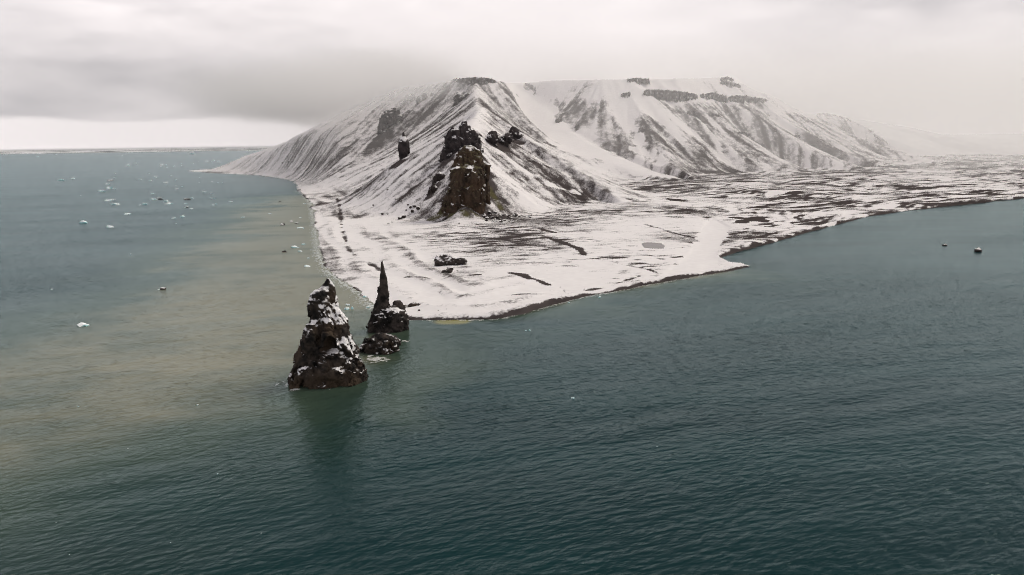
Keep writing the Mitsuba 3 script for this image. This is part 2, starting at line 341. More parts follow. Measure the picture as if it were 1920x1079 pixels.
def make_ground(name, xs, ys, label):
    x, y = np.meshgrid(xs, ys)
    shape = x.shape
    x, y = x.ravel(), y.ravel()
    sd = samp(SD, x, y, 1)
    m = sd > -30
    broad, mid, fine = (np.zeros(x.shape) for _ in range(3))
    broad[m], mid[m], fine[m] = flow_noise(x[m], y[m], (8.0, 3.6, 1.8))
    h = samp(H0, x, y, 3)
    slope = np.hypot(samp(grx, x, y), samp(gry, x, y))
    lag = inside(x, y, LAGOON) | inside(x, y, POND)
    sl = sstep(0.08, 0.45, slope)
    drim, _, _, srim = poly_near(x, y, RIM[:, :2])
    dval, _, (zv, _, wv), _ = poly_near(x, y, VALLEY)
    val = 1 - sstep(0.6, 1.1, dval / wv + 0.25 * tfbm(x, y, 12, 3, 2))
    plateau = (np.abs(srim) == 1) & (srim > 0)
    rough = sl * (1 - 0.8 * val) * np.where(plateau, 0.15, 1)
    h = h + rough * (1.5 * broad + 0.85 * mid + 0.35 * fine) + 0.35 * rough * tfbm(x, y, 4, 3, 8)
    massif = sstep(60, 260, x) * rough
    h = h + 3.2 * massif * (0.8 - np.abs(broad)) + 0.8 * massif * (0.8 - np.abs(mid))           # ribs with sharp crests between gullies
    flat = (1 - sl) * (sd > 0) * ~lag
    bank = sstep(-90, 10, x - 0.10 * (y - 390)) * sstep(1000, 700, x) * (0.55 + 0.6 * sstep(-1, 1, tile(x, y, 28, 19)))
    wav = sd + 0.9 * tile(x, y, 3.5, 17) + 0.8 * tile(x, y, 9, 18)
    h = h + 2.2 * bank * (sstep(0.2, 3.2, wav) - sstep(0, 9, sd)) + 0.7 * bank * sstep(0.2, 3.2, wav) * ~inside(x, y, LAGOON)     # eroded bank
    east = sstep(150, 420, x + 0.15 * (y - 600))
    q = sd + 9 * tile(x, y, 40, 21) + 2.5 * tile(x, y, 13, 22)
    along = 0.8 * x + 0.6 * y
    r1 = 0.8 * tile(along * 0.16, q, 3.2, 41) + 0.6 * tile(along * 0.22, q, 1.3, 43) + 0.5 * tile(x * 0.4, y, 2.2, 44)
    u_, v_ = x * 0.98 + y * 0.17, y * 0.98 - x * 0.17 + 5 * tile(x, y, 30, 6)
    r2 = (0.8 * tile(u_ * 0.30, v_, 1.7, 51) + 0.8 * tile(u_ * 0.35, v_, 0.8, 53)) * np.clip(0.8 + 0.5 * tile(x, y, 22, 54), 0.4, 2)
    patch = tfbm(x, y, 28, 3, 60)
    h = h + flat * (0.30 * east * r1 + 0.12 * (1 - east) * r2 + 0.15 * patch) * sstep(2, 25, sd)
    # snow that lies or was blown away
    streak = r1 * east + r2 * (1 - east)
    plain_snow = 0.69 - 0.07 * sstep(0, 120, x) - 0.10 * east + 0.17 * patch - (0.20 + 0.16 * east) * streak - 0.14 * sstep(0.2, 1.5, -patch) * np.abs(r2)
    beach = (1 - sstep(60, 130, sd)) * (1 - sstep(-20, 60, x))
    berm = tile((y - 0.4 * x) * 0.03, sd + 4 * tile(x, y, 30, 23), 2.6, 24)
    h = h + 0.35 * beach * berm * sstep(3, 15, sd)
    plain_snow = plain_snow * (1 - 0.0 * beach) - 0.12 * beach * berm + 0.18 * beach * streak
    plain_snow = plain_snow - 0.16 * beach * (0.6 + 0.5 * tile(x, y, 3, 4))
    left_side = sstep(-180, -520, x)
    thin = sstep(0.8, 1.9, -mid) - sstep(0.8, 1.9, mid)                # runnels of snow and of bare scree
    slope_snow = 0.54 - 0.25 * (slope - 0.35) + 0.03 * broad + 0.07 * mid + 0.15 * fine + 0.20 * thin + 0.06 * tfbm(x, y, 30, 4, 77) + 0.09 * tfbm(x, y, 3, 2, 33) + 0.16 * left_side
    slope_snow = slope_snow + 0.45 * (1 - sstep(55, 95, drim + 10 * broad)) * (srim < 0) * (x > 80)
    slope_snow = slope_snow + sstep(60, 260, x) * (0.07 * mid + 0.05 * broad + 0.10 * thin + 0.02)
    slope_snow = slope_snow - 0.08 * sstep(60, 260, x) * (0.6 - np.abs(broad))
    slope_snow = slope_snow - 0.10 * sstep(150, 420, x) * sstep(0.5, 0.2, slope)
    snow = plain_snow * (1 - sl) + slope_snow * sl
    snow = np.where(plateau, 0.95, snow)
    kind = 0.55 * (1 - sl) * sstep(40, 160, x) * np.clip(0.6 + 0.5 * tile(x, y, 20, 95), 0, 1)        # browner gravel on the eastern flats
    for L, (lo, amount, wd) in ((DARK, (0.0, 0.10, 1.0)), (TALUS, (0.0, 0.38, 1.0)), (WHITE, (0.0, -0.5, 1.0))):
        for pts, w in L:
            snow = snow - amount * stroke(x, y, pts, w, 0.6, 0.6) * (np.clip(0.7 + 0.5 * fine, 0, 1.6) if amount > 0 else 1)
    for pts, w in CREEKS:
        s = stroke(x, y, pts, w, 0.5, 0.6)
        s = s * np.clip(0.55 + 0.45 * tile(x, y, 7, 93), 0.1, 1)
        snow, h, kind = snow - 0.75 * s, h - 0.6 * s, np.maximum(kind, 0.45 * s)
    for pts, w in RIDGES:                                               # old beach ridges and runnels
        s = stroke(x, y, pts, w, 0.7, 0.9) * np.clip(0.5 + 0.6 * tile(x, y, 6, 97) + 0.3 * tile(x, y, 2, 98), 0, 1)
        snow, kind, h = snow - 0.95 * s, np.maximum(kind, 0.5 * s), h + 0.25 * s
    for pts, w in BROWN:
        s = stroke(x, y, pts, w * 1.2, 0.3, 0.5)
        snow, kind = snow - 1.1 * s, np.maximum(kind, s)
    for pts, w in MOSS:
        s = stroke(x, y, pts, w, 0.8, 0.6)
        snow, kind = snow - 0.16 * s, np.minimum(kind, -0.7 * s)
    edge = 1 - sstep(0.6, 2.0, wav + 0.5 - 1.15 * bank * ~inside(x, y, LAGOON) * (0.75 + 0.6 * tile(x, y, 6, 91)))
    snow = snow - 1.3 * edge
    snow = np.maximum(snow, 1.25 * val)
    snow = np.where(inside(x + 3.5 * tile(x, y, 5, 61), y + 6 * tile(x, y, 5, 62), LAGOON), 1.3, snow)
    keep = sd.reshape(shape) > -14
    i = np.arange(x.size).reshape(shape)
    quad = np.stack([i[:-1, :-1], i[:-1, 1:], i[1:, 1:], i[1:, :-1]], -1).reshape(-1, 4)
    k = keep[:-1, :-1] | keep[:-1, 1:] | keep[1:, 1:] | keep[1:, :-1]
    quad = quad[k.ravel()]
    tri = np.vstack([quad[:, [0, 1, 2]], quad[:, [0, 2, 3]]])
    used, inv = np.unique(tri, return_inverse=True)
    v = np.stack([x, y, h], -1)[used]
    scene[name] = mikit.ply((v, inv.reshape(-1, 3)), 'snowy_ground', smooth=True, uv=np.stack([snow, kind], -1)[used])
    labels[name] = {'label': label, 'category': 'ground' if 'plain' in name else 'mountain', 'kind': 'structure'}
    return len(tri)


def spaced(*runs):
    return np.concatenate([np.arange(a, b, s) for a, b, s in runs])


Q = 1.0
nt = make_ground('coastal_plain', spaced((-420, 1150, 1.5 * Q)), spaced((370, 1300.1, 1.5 * Q)), 'snow covered cape with a rocky spur and flat plain beside the sea')
nt += make_ground('mountain', spaced((-1800, -420, 4.5 * Q), (-420, 1400, 3.0 * Q), (1400, 2600, 6.0 * Q)), spaced((1300, 2400, 3.2 * Q), (2400, 3800, 9.0 * Q)), 'flat topped snowy mountain with scree slopes behind the cape')
print('ground triangles', nt)

# ------------------------------------------------------------------ sea
sx = np.sign(np.linspace(-1, 1, 241)) * np.abs(np.linspace(-1, 1, 241)) ** 2.6 * 30000
sy = np.concatenate([[-2000, -500, -100], np.linspace(0, 1, 300) ** 2.4 * 32000 + 60])
x, y = np.meshgrid(sx, sy)
i = np.arange(x.size).reshape(x.shape)
quad = np.stack([i[:-1, :-1], i[:-1, 1:], i[1:, 1:], i[1:, :-1]], -1).reshape(-1, 4)
scene['sea'] = mikit.ply((np.stack([x, y, 0 * x], -1).reshape(-1, 3), quad), 'sea_water', smooth=True, uv=np.stack([x.ravel(), y.ravel()], -1))
labels['sea'] = {'label': 'calm green grey sea with silty water near the beach', 'category': 'sea', 'kind': 'structure'}


# ------------------------------------------------------------------ rocks
def surface_nets(sdf, origin, step):
    """closed triangle mesh of the zero surface of a sampled field (negative inside)"""
    sdf = np.pad(sdf, 1, constant_values=abs(sdf).max())
    s = sdf < 0
    n = np.array(sdf.shape)
    corners = [(i, j, k) for i in (0, 1) for j in (0, 1) for k in (0, 1)]
    sl = lambda A, c: A[c[0]:n[0] - 1 + c[0], c[1]:n[1] - 1 + c[1], c[2]:n[2] - 1 + c[2]]
    cnt = sum(sl(s, c).astype(np.int8) for c in corners)
    act = (cnt > 0) & (cnt < 8)
    idx = np.full(act.shape, -1)
    idx[act] = np.arange(act.sum())
    cell = np.argwhere(act)
    acc, num = np.zeros((len(cell), 3)), np.zeros(len(cell))
    val = {c: sdf[cell[:, 0] + c[0], cell[:, 1] + c[1], cell[:, 2] + c[2]] for c in corners}
    for a in corners:
        for ax in range(3):
            if a[ax] == 0:
                b = tuple(1 if k == ax else a[k] for k in range(3))
                m = (val[a] < 0) != (val[b] < 0)
                t = np.where(m, val[a] / np.where(m, val[a] - val[b], 1), 0)
                p = np.tile(np.array(a, float), (len(cell), 1))
                p[:, ax] += t
                acc += p * m[:, None]
                num += m
    v = (cell + acc / num[:, None] - 1) * step + origin
    F = []
    for ax in range(3):
        u, w = (ax + 1) % 3, (ax + 2) % 3
        lo = [slice(1, n[k] - 1) for k in range(3)]
        lo[ax] = slice(0, n[ax] - 1)
        hi = list(lo)
        hi[ax] = slice(1, n[ax])
        A, B = s[tuple(lo)], s[tuple(hi)]
        e = np.argwhere(A != B) + np.array([lo[k].start for k in range(3)])
        inn = s[e[:, 0], e[:, 1], e[:, 2]]
        q = []
        for du, dw in ((-1, -1), (0, -1), (0, 0), (-1, 0)):
            c = e.copy()
            c[:, u] += du
            c[:, w] += dw
            q.append(idx[c[:, 0], c[:, 1], c[:, 2]])
        q = np.stack(q, 1)
        F.append(np.where(inn[:, None], q, q[:, ::-1]))
    q = np.vstack(F)
    return trimesh.Trimesh(v, np.vstack([q[:, [0, 1, 2]], q[:, [0, 2, 3]]]), process=False)


def n3(p, s, seed=0, o=3):
    return meshkit.fbm(p / np.asarray(s, float), o, seed) - 0.5


def ridged(p, s, seed=0, o=3):
    return sum(0.5 ** k * (1 - 2 * np.abs(2 * meshkit.noise(p / np.asarray(s, float) * 2 ** k, seed + k) - 1)) for k in range(o)) / 1.75


def lobe(profile, Y, depth=0.8, back=0.0, foot=None, square=2.2, lean=0.0, flare=1.08):
    """a rock body standing at the distance Y whose outline per height comes from photo rows (py, left px, right px); depth / width = depth"""
    rows = []
    for py, l, r in sorted(profile):
        a, b = at(l, py, Y), at(r, py, Y)
        rows.append((0.5 * (a[2] + b[2]), 0.5 * (a[0] + b[0]), 0.5 * (b[0] - a[0])))
    rows = np.array(rows)[::-1]
    if foot is not None:
        rows = np.vstack([[foot, rows[0, 1], rows[0, 2] * flare], rows])
    return dict(rows=rows, Y=Y + back, depth=depth, square=square, lean=lean)


def lobe_sdf(p, L, dmin):
    z = p[..., 2]
    r = L['rows']
    cx, a = np.interp(z, r[:, 0], r[:, 1]), np.interp(z, r[:, 0], r[:, 2])
    b = np.maximum(a * L['depth'], dmin)
    q = L['square']
    cy = L['Y'] + L['lean'] * (z - r[0, 0])
    k = (np.abs((p[..., 0] - cx) / a) ** q + np.abs((p[..., 1] - cy) / b) ** q) ** (1 / q)
    d = (k - 1) * np.minimum(a, b)
    return np.maximum(d, np.maximum(z - r[-1, 0], r[0, 0] - z))


def bite(centre, radii):
    return ('bite', np.asarray(centre, float), np.asarray(radii, float))


def make_rock(name, lobes, step, bsdf, label, category, rough=(1.0, 0.6), scale=(6, 6, 6), bites=(), group=None, smooth=0.6, dmin=0.6, seed=1, columns=0.0, slim=4.5, ledge=3):
    pts = np.vstack([np.c_[L['rows'][:, 1] - L['rows'][:, 2], np.full(len(L['rows']), L['Y']) - np.maximum(L['rows'][:, 2] * L['depth'], dmin) + np.minimum(0, L['lean'] * np.ptp(L['rows'][:, 0])), L['rows'][:, 0]] for L in lobes]
                    + [np.c_[L['rows'][:, 1] + L['rows'][:, 2], np.full(len(L['rows']), L['Y']) + np.maximum(L['rows'][:, 2] * L['depth'], dmin) + np.maximum(0, L['lean'] * np.ptp(L['rows'][:, 0])), L['rows'][:, 0]] for L in lobes])
    m = rough[0] + rough[1] + columns + 3 * step
    lo, hi = pts.min(0) - m, pts.max(0) + m
    g = np.stack(np.meshgrid(*[np.arange(l, h, step) for l, h in zip(lo, hi)], indexing='ij'), -1)
    def body(q, width=False):
        d, wd = None, 0
        for L in lobes:
            e = lobe_sdf(q, L, dmin)
            if width:
                a = np.interp(q[..., 2], L['rows'][:, 0], L['rows'][:, 2])
                wd = a if d is None else np.where(e < d, a, wd)
            d = e if d is None else np.minimum(d, e) - np.maximum(smooth - np.abs(d - e), 0) ** 2 / (4 * max(smooth, 1e-6))
        return (d, wd) if width else d
    d = body(g)
    near = np.abs(d) < 3.0 * (rough[0] + rough[1]) + columns + 2 * step
    q = g[near]
    sc = np.asarray(scale, float)
    w = np.stack([n3(q, sc, seed + 20, 2), n3(q, sc, seed + 30, 2), 0.5 * n3(q, sc, seed + 31, 2)], -1) * 2.0 * rough[0]
    e, half = body(q, True)
    amp = np.clip(half / (slim * (rough[0] + rough[1])), 0.12, 1.0)     # slim parts keep their outline
    e = body(q + w * amp[:, None]) - amp * (0.20 * rough[0] + 0.12 * rough[1])
    r = np.random.default_rng(seed)
    def blocks(size, stretch, bend, tilt):                             # broken faces: each cell of the rock has its own tilted plane
        cs = size * np.array([1, 1, stretch])
        wq = (q - lo) / cs + bend * np.stack([n3(q, cs * 1.3, seed + 40 + k, 2) for k in range(3)], -1)
        c = r.random((int(np.prod((hi - lo) / cs)) + 8, 3)) * (hi - lo) / cs
        f, i = cKDTree(c).query(wq, k=2)
        o, g_ = r.normal(0, 0.45, len(c)), r.normal(0, tilt, (len(c), 3))
        face = o[i[:, 0]] + (g_[i[:, 0]] * (wq - c[i[:, 0]])).sum(1)
        return face + 0.5 * (f[:, 0] - 0.5), 1 - sstep(0.0, 0.25, f[:, 1] - f[:, 0])
    b1, c1 = blocks(sc[0] * 0.55, 1.5, 0.8, 0.8)
    b2, c2 = blocks(sc[0] * 0.20, 1.4, 0.9, 0.9)
    e = e + amp * (rough[0] * (0.75 * b1 + 0.35 * c1 - 0.9 * n3(q, sc * 0.8, seed + 50, 2)) + rough[1] * (0.65 * b2 + 0.25 * c2 - 1.7 * n3(q, sc * 0.2, seed + 5, 3) - 0.7 * ridged(q, sc * 0.33, seed + 8, 2)))
    if columns:
        e = e - amp * columns * ridged(q, (sc[0] * 0.30, sc[1] * 0.30, sc[2] * 3.0), seed + 19, 2)
    d[near] = e
    for _, c, r in bites:
        d = np.maximum(d, (1 - np.linalg.norm((g - c) / r, axis=-1)) * r.min())
    mesh = surface_nets(d, lo, step)
    lab = trimesh.graph.connected_component_labels(mesh.face_adjacency, len(mesh.faces))
    mesh.update_faces(lab == np.bincount(lab).argmax())
    mesh.remove_unreferenced_vertices()
    v, f = np.array(mesh.vertices), np.array(mesh.faces)
    fn = np.cross(v[f[:, 1]] - v[f[:, 0]], v[f[:, 2]] - v[f[:, 0]])
    vn = np.zeros_like(v)
    for k in range(3):
        np.add.at(vn, f[:, k], fn)
    e = np.vstack([f[:, [0, 1]], f[:, [1, 2]], f[:, [2, 0]]])
    A = sparse.coo_matrix((np.ones(len(e)), (e[:, 0], e[:, 1])), shape=(len(v), len(v))).tocsr()
    vn /= np.linalg.norm(vn, axis=1, keepdims=True) + 1e-9
    for _ in range(ledge):
        vn = 0.5 * vn + 0.5 * (A @ vn) / np.maximum(A.sum(1).A1 if hasattr(A.sum(1), 'A1') else np.asarray(A.sum(1)).ravel(), 1)[:, None]
    up = vn[:, 2] / (np.linalg.norm(vn, axis=1) + 1e-9)
    scene[name] = mikit.ply(mesh, bsdf, smooth=False, uv=np.stack([up, 0 * up], -1))
    labels[name] = {'label': label, 'category': category}
    if group:
        labels[name]['group'] = group
    return mesh


def rock_material(name, dark, light, snow=0.5, brown=None, moss=0.0, grain=0.5, sharp=0.16, patchy=1.9, drift=0.0):
    def colour(p, n, uv):
        t = fbm(p.x / (2.6 * grain * 2), p.y / (2.6 * grain * 2), p.z / (3.4 * grain * 2), 4)
        c = mix(dark, light, smoothstep(0.3, 0.75, t))
        if brown is not None:
            c = mix(c, brown, smoothstep(0.42, 0.68, fbm(p.x / 6, p.y / 6, p.z / 14, 3)) * 0.8)
        if moss:
            c = mix(c, (0.105, 0.095, 0.040), moss * smoothstep(0.35, 0.62, n.z * 0.55 + fbm(p.x / 3, p.y / 3, p.z / 3, 3) * 0.45))
        f = fbm(p.x / (4.5 * grain), p.y / (4.5 * grain), p.z / (3.0 * grain), 3) - 0.5
        f2 = fbm(p.x / 9, p.y / 9, p.z / 7, 2) - 0.5
        s = smoothstep(-sharp, sharp, dr.minimum(uv.x * 0.75 + n.z * 0.25, 0.8) + drift * n.x - (1 - snow) + 0.65 * f + patchy * f2)     # wind packed snow on the ledges
        return mix(c, (0.80, 0.775, 0.775), s)
    scene[name] = {'type': 'principled', 'base_color': proc(colour), 'roughness': 0.8, 'specular': 0.25}


rock_material('stack_rock', (0.004, 0.003, 0.0026), (0.048, 0.036, 0.029), snow=0.25, brown=(0.050, 0.033, 0.020), grain=0.40, sharp=0.16, patchy=2.3, drift=0.20)
rock_material('needle_rock', (0.007, 0.0055, 0.005), (0.056, 0.044, 0.039), snow=0.20, grain=0.5, sharp=0.10)
rock_material('tower_rock', (0.020, 0.013, 0.009), (0.058, 0.038, 0.026), snow=0.27, brown=(0.060, 0.036, 0.022), moss=0.5, grain=1.1, patchy=1.1)
rock_material('crag_rock', (0.022, 0.018, 0.019), (0.062, 0.050, 0.050), snow=0.36, grain=1.0, patchy=1.4)


def basalt_columns(p, n, uv):                                          # upright columns with snow caught between some of them
    t = fbm(p.x / 3.2, p.y / 3.2, p.z / 30, 3)
    c = mix((0.032, 0.026, 0.027), (0.072, 0.058, 0.058), smoothstep(0.3, 0.7, t))
    s = smoothstep(0.60, 0.78, fbm(p.x / 6, p.y / 6, p.z / 9, 3)) * 0.7
    return mix(c, (0.80, 0.775, 0.775), dr.maximum(s, smoothstep(0.5, 0.8, n.z)))


scene['cliff_rock'] = {'type': 'diffuse', 'reflectance': proc(basalt_columns)}
rock_material('boulder_rock', (0.016, 0.013, 0.012), (0.060, 0.048, 0.044), snow=0.30, grain=0.3)

# the sea stack nearest the camera
y0 = gp(612, 730)[1]
SY = y0 + 11.5
zc = lambda px, py: at(px, py, SY)
make_rock('sea_stack', [lobe([(522, 613.2, 617.2), (529, 609.5, 621.5), (540, 602, 626), (552, 594, 629), (565, 588, 633), (585, 584, 636), (598, 582, 641), (612, 578, 647), (640, 572, 655), (700, 562, 664)], SY, 0.85, 0, -4, 2.2),
                        lobe([(541, 593, 612), (550, 586, 618), (562, 583.5, 622), (576, 583, 622), (590, 584, 618), (600, 586, 612)], SY, 0.8, -2.5, None, 2.2),
                        lobe([(600, 622, 645), (607, 618, 650), (620, 612, 654), (640, 600, 662), (660, 590, 670), (685, 580, 677), (704, 572, 684), (714, 572, 683)], SY, 0.75, -1.0, -4, 2.3),
                        lobe([(617, 577, 605), (632, 570, 612), (650, 565, 616), (668, 560, 618), (685, 557, 622), (702, 553, 632), (714, 553, 640)], SY, 0.85, -2.0, -4, 2.3),
                        lobe([(600, 584, 600), (610, 580, 604), (626, 576, 604), (642, 576, 603), (655, 582, 600)], SY, 0.7, -6.5, None, 2.2),
                        lobe([(615, 614, 628), (624, 610, 634), (640, 608, 640), (654, 614, 640)], SY, 0.7, -7.0, None, 2.2),
                        lobe([(673, 590, 640), (679, 576, 652), (692, 566, 664), (712, 561, 671)], SY, 0.5, -5.5, -4, 2.4)],
          0.38, 'stack_rock', 'tall dark sea stack with broad base and snow patches standing nearest in the water', 'sea stack', rough=(1.15, 0.55), scale=(6.5, 6.5, 8.0),
          bites=[bite(at(612, 656, SY - 13), (3.0, 10.5, 4.4)), bite(at(610, 665, SY - 13), (4.6, 10.0, 2.0))], smooth=1.2, seed=3)

ny = gp(720, 626)[1] + 6.0
make_rock('rock_needle', [lobe([(490.5, 714.6, 717.2), (500, 714.2, 719.8), (512, 713.4, 722.5), (530, 711.5, 726), (550, 708.5, 728), (565, 705.5, 728.3), (580, 700, 730), (595, 694, 733), (612, 691, 736), (622, 690, 738)], ny, 0.75, 0, -4, 2.4),
                          lobe([(575, 722, 741), (583, 720, 750), (598, 718, 757), (619, 716, 757)], ny, 0.8, 0.0, -4, 2.4), lobe([(566.5, 738, 749), (571, 735, 753), (580, 733, 757)], ny, 0.7, 2.5, 0, 2.2),
                          lobe([(584, 742, 758), (592, 740, 763), (606, 738, 765), (618, 738, 763)], ny, 0.8, 1.5, -4, 2.4)],
          0.42, 'needle_rock', 'slender dark rock needle with a snow dusted block at its right foot', 'rock needle', rough=(0.8, 0.6), scale=(4.5, 4.5, 6.0), smooth=1.0, seed=12, dmin=1.2)
ly = gp(715, 669)[1] + 8.5
make_rock('sea_rock', [lobe([(626, 706, 722), (631, 697, 737), (638, 688, 745), (646, 682, 748), (652, 680, 747)], ly, 0.62, 0, -4, 2.2)],
          0.40, 'stack_rock', 'low dark rock with snow streaks in the water between the two pinnacles', 'rock', rough=(0.8, 0.6), scale=(4, 4, 3), seed=21)
oy = gp(762, 582)[1] + 3
make_rock('rock_outcrop', [lobe([(566.5, 741, 748), (571, 737, 755), (577, 734, 768), (584, 732, 772)], oy, 0.5, 0, -1, 2.2), lobe([(569.5, 770, 783), (573, 764, 789), (579, 760, 792)], oy, 0.5, 1, 0, 2.2)],
          0.45, 'stack_rock', 'knobbly dark outcrop at the edge of the beach right behind the rock needle', 'rock outcrop', rough=(0.7, 0.5), scale=(3, 3, 3), seed=25)

# the brown tower and the crags of the ridge
TY = 846
make_rock('rock_tower', [lobe([(274, 872, 884), (278, 867, 890), (287, 861, 896), (298, 857, 902), (312, 853, 906), (400, 850, 906)], TY, 0.8, 5, 8, 3.2),
                         lobe([(311, 862, 892), (315, 853, 902), (328, 849, 907), (345, 848, 907), (365, 847.5, 907), (385, 845, 906), (402, 843, 906)], TY, 0.85, -4, 8, 3.6),
                         lobe([(306, 902, 913), (311, 900, 917.5), (328, 900, 916), (342, 900, 914), (352, 898, 916)], TY, 0.9, 12, 20, 3.0),
                         lobe([(348, 846, 856), (358, 842, 864), (372, 836, 868), (390, 833, 870), (400, 834, 870)], TY, 0.8, -6, 8, 3.0)],
          0.9, 'tower_rock', 'massive brown rock tower with mossy snow capped top at the end of the ridge', 'rock tower', rough=(1.3, 1.1), scale=(11, 11, 26), columns=2.6, smooth=1.0, seed=35)


def crag(name, profiles, base, label, category='crag', step=1.0, depth=0.8, rough=(2.3, 1.5), scale=(8, 8, 11), push=3.0, bsdf='crag_rock', columns=2.6, group=None, seed=40, sink=12, slim=2.6, flare=1.5):
    Y = hit(*base)[1] + push
    step = max(step, 0.75 * Y / 731) if step == 1.0 else step
    lobes = []
    for pr in profiles:
        foot = at(pr[-1][1], max(q[0] for q in pr), Y)[2] - sink
        lobes.append(lobe(pr, Y, depth, 0, foot, 2.4, flare=flare))
    return make_rock(name, lobes, step, bsdf, label, category, rough=rough, scale=scale, columns=columns, seed=seed, group=group, dmin=step * 2, smooth=1.0, slim=slim)


crag('crag', [[(239, 846, 850), (246, 841, 853), (258, 836, 853), (272, 833, 850), (287, 829, 845)], [(243, 852, 861), (256, 850, 864), (272, 849, 863), (284, 847, 859)]], (845, 288), 'dark snow streaked crag on the left side of the ridge behind the brown tower', seed=41)
crag('crag_001', [[(227, 867, 875), (234, 864, 878), (246, 862, 884), (260, 861, 890), (275, 862, 894)], [(245, 874, 890), (258, 874, 896), (275, 872, 899)]], (880, 272), 'tallest dark crag rising right above the top of the brown tower', seed=42, columns=1.4)
crag('crag_002', [[(247, 919, 928), (254, 914, 932), (263, 912, 934), (270, 917, 929)]], (923, 271), 'rounded dark crag below the right shoulder of the snowy peak', seed=43)
crag('crag_003', [[(251, 947, 955), (258, 938, 958), (266, 933, 958), (273, 941, 952)]], (946, 274), 'broad dark crag beside the rounded one on the right shoulder', seed=44)
crag('crag_004', [[(237, 961, 965), (244, 957, 970), (252, 958, 977)]], (966, 254), 'small grey crag highest on the right skyline of the spur', seed=45)
crag('rock_pinnacle', [[(247, 756, 757), (253, 754, 759), (259, 751, 762), (267, 748, 766), (274, 748, 766.5)], [(270, 747, 760), (282, 747, 762), (291, 748, 764), (299, 750, 761)]], (756, 300), 'lone dark pinnacle standing on the left snow slope', 'rock pinnacle', seed=46, rough=(1.0, 0.8), slim=5.0, step=0.9, columns=0.8, flare=1.0)
crag('crag_005', [[(207, 725, 737), (214, 718, 743), (224, 714, 743), (233, 712, 739), (241, 711, 724)], [(203, 735, 742), (212, 733, 744)], [(205, 745, 749), (214, 743, 752)]], (727, 242), 'blocky dark crag high on the left slope below the cloud', seed=47)
order = ['second', 'third', 'fourth', 'leftmost', 'rightmost']
for k, (a, b, c, d) in enumerate([(770, 778, 176, 190), (782, 789, 180, 195), (793, 801, 174, 189), (758, 765, 186, 198), (808, 814, 172, 180)]):
    crag(f'crag_{6 + k:03d}', [[(c, a + 2, b - 3), (c + 4, a, b - 1), (d, a - 1, b)]], (0.5 * (a + b), d), f'{order[k]} small crag in the ragged row at the cloud edge on the left summit', seed=50 + k, group='crags under the cloud', rough=(1.8, 1.0))
crag('crag_011', [[(172, 856, 859), (179, 855, 869), (186, 854, 876), (191, 853, 864)], [(176, 874, 882), (183, 868, 880)]], (868, 190), 'ragged crag on the snow slope just above the peak of the spur', seed=57)
crag('crag_012', [[(345, 812, 815), (352, 808, 818), (360, 804, 813)]], (809, 362), 'lowest dark spike of the ridge left of the brown tower', seed=58, step=0.8, rough=(0.9, 0.6), scale=(5, 5, 6), bsdf='boulder_rock')
crag('crag_013', [[(323, 823.5, 826), (329, 818, 832), (338, 814, 826)], [(325, 829, 831.5), (331, 826, 834)]], (821, 339), 'double toothed dark spike close to the left side of the brown tower', seed=59, step=0.8, rough=(0.9, 0.6), scale=(5, 5, 6), bsdf='boulder_rock')
crag('rock_outcrop_001', [[(479, 823, 842), (484, 818, 848), (492, 817, 846), (500, 818, 830)], [(480, 838, 852), (486, 836, 862), (495, 838, 858)], [(483, 857, 865), (488, 853, 872), (494, 850, 873)]], (840, 500), 'large black rock outcrop with snowy top on the plain in front of the tower', 'rock outcrop', step=0.5, depth=0.5, rough=(0.7, 0.5), scale=(4, 4, 4), bsdf='boulder_rock', columns=0.5, seed=60, sink=5)
crag('rock_outcrop_002', [[(504, 838, 849), (509, 830, 848), (514, 823, 838), (517, 822, 829)]], (834, 516), 'smaller flat black outcrop just in front of the large one on the plain', 'rock outcrop', step=0.45, depth=0.5, rough=(0.6, 0.4), scale=(3, 3, 3), bsdf='boulder_rock', columns=0.3, seed=61, sink=4)


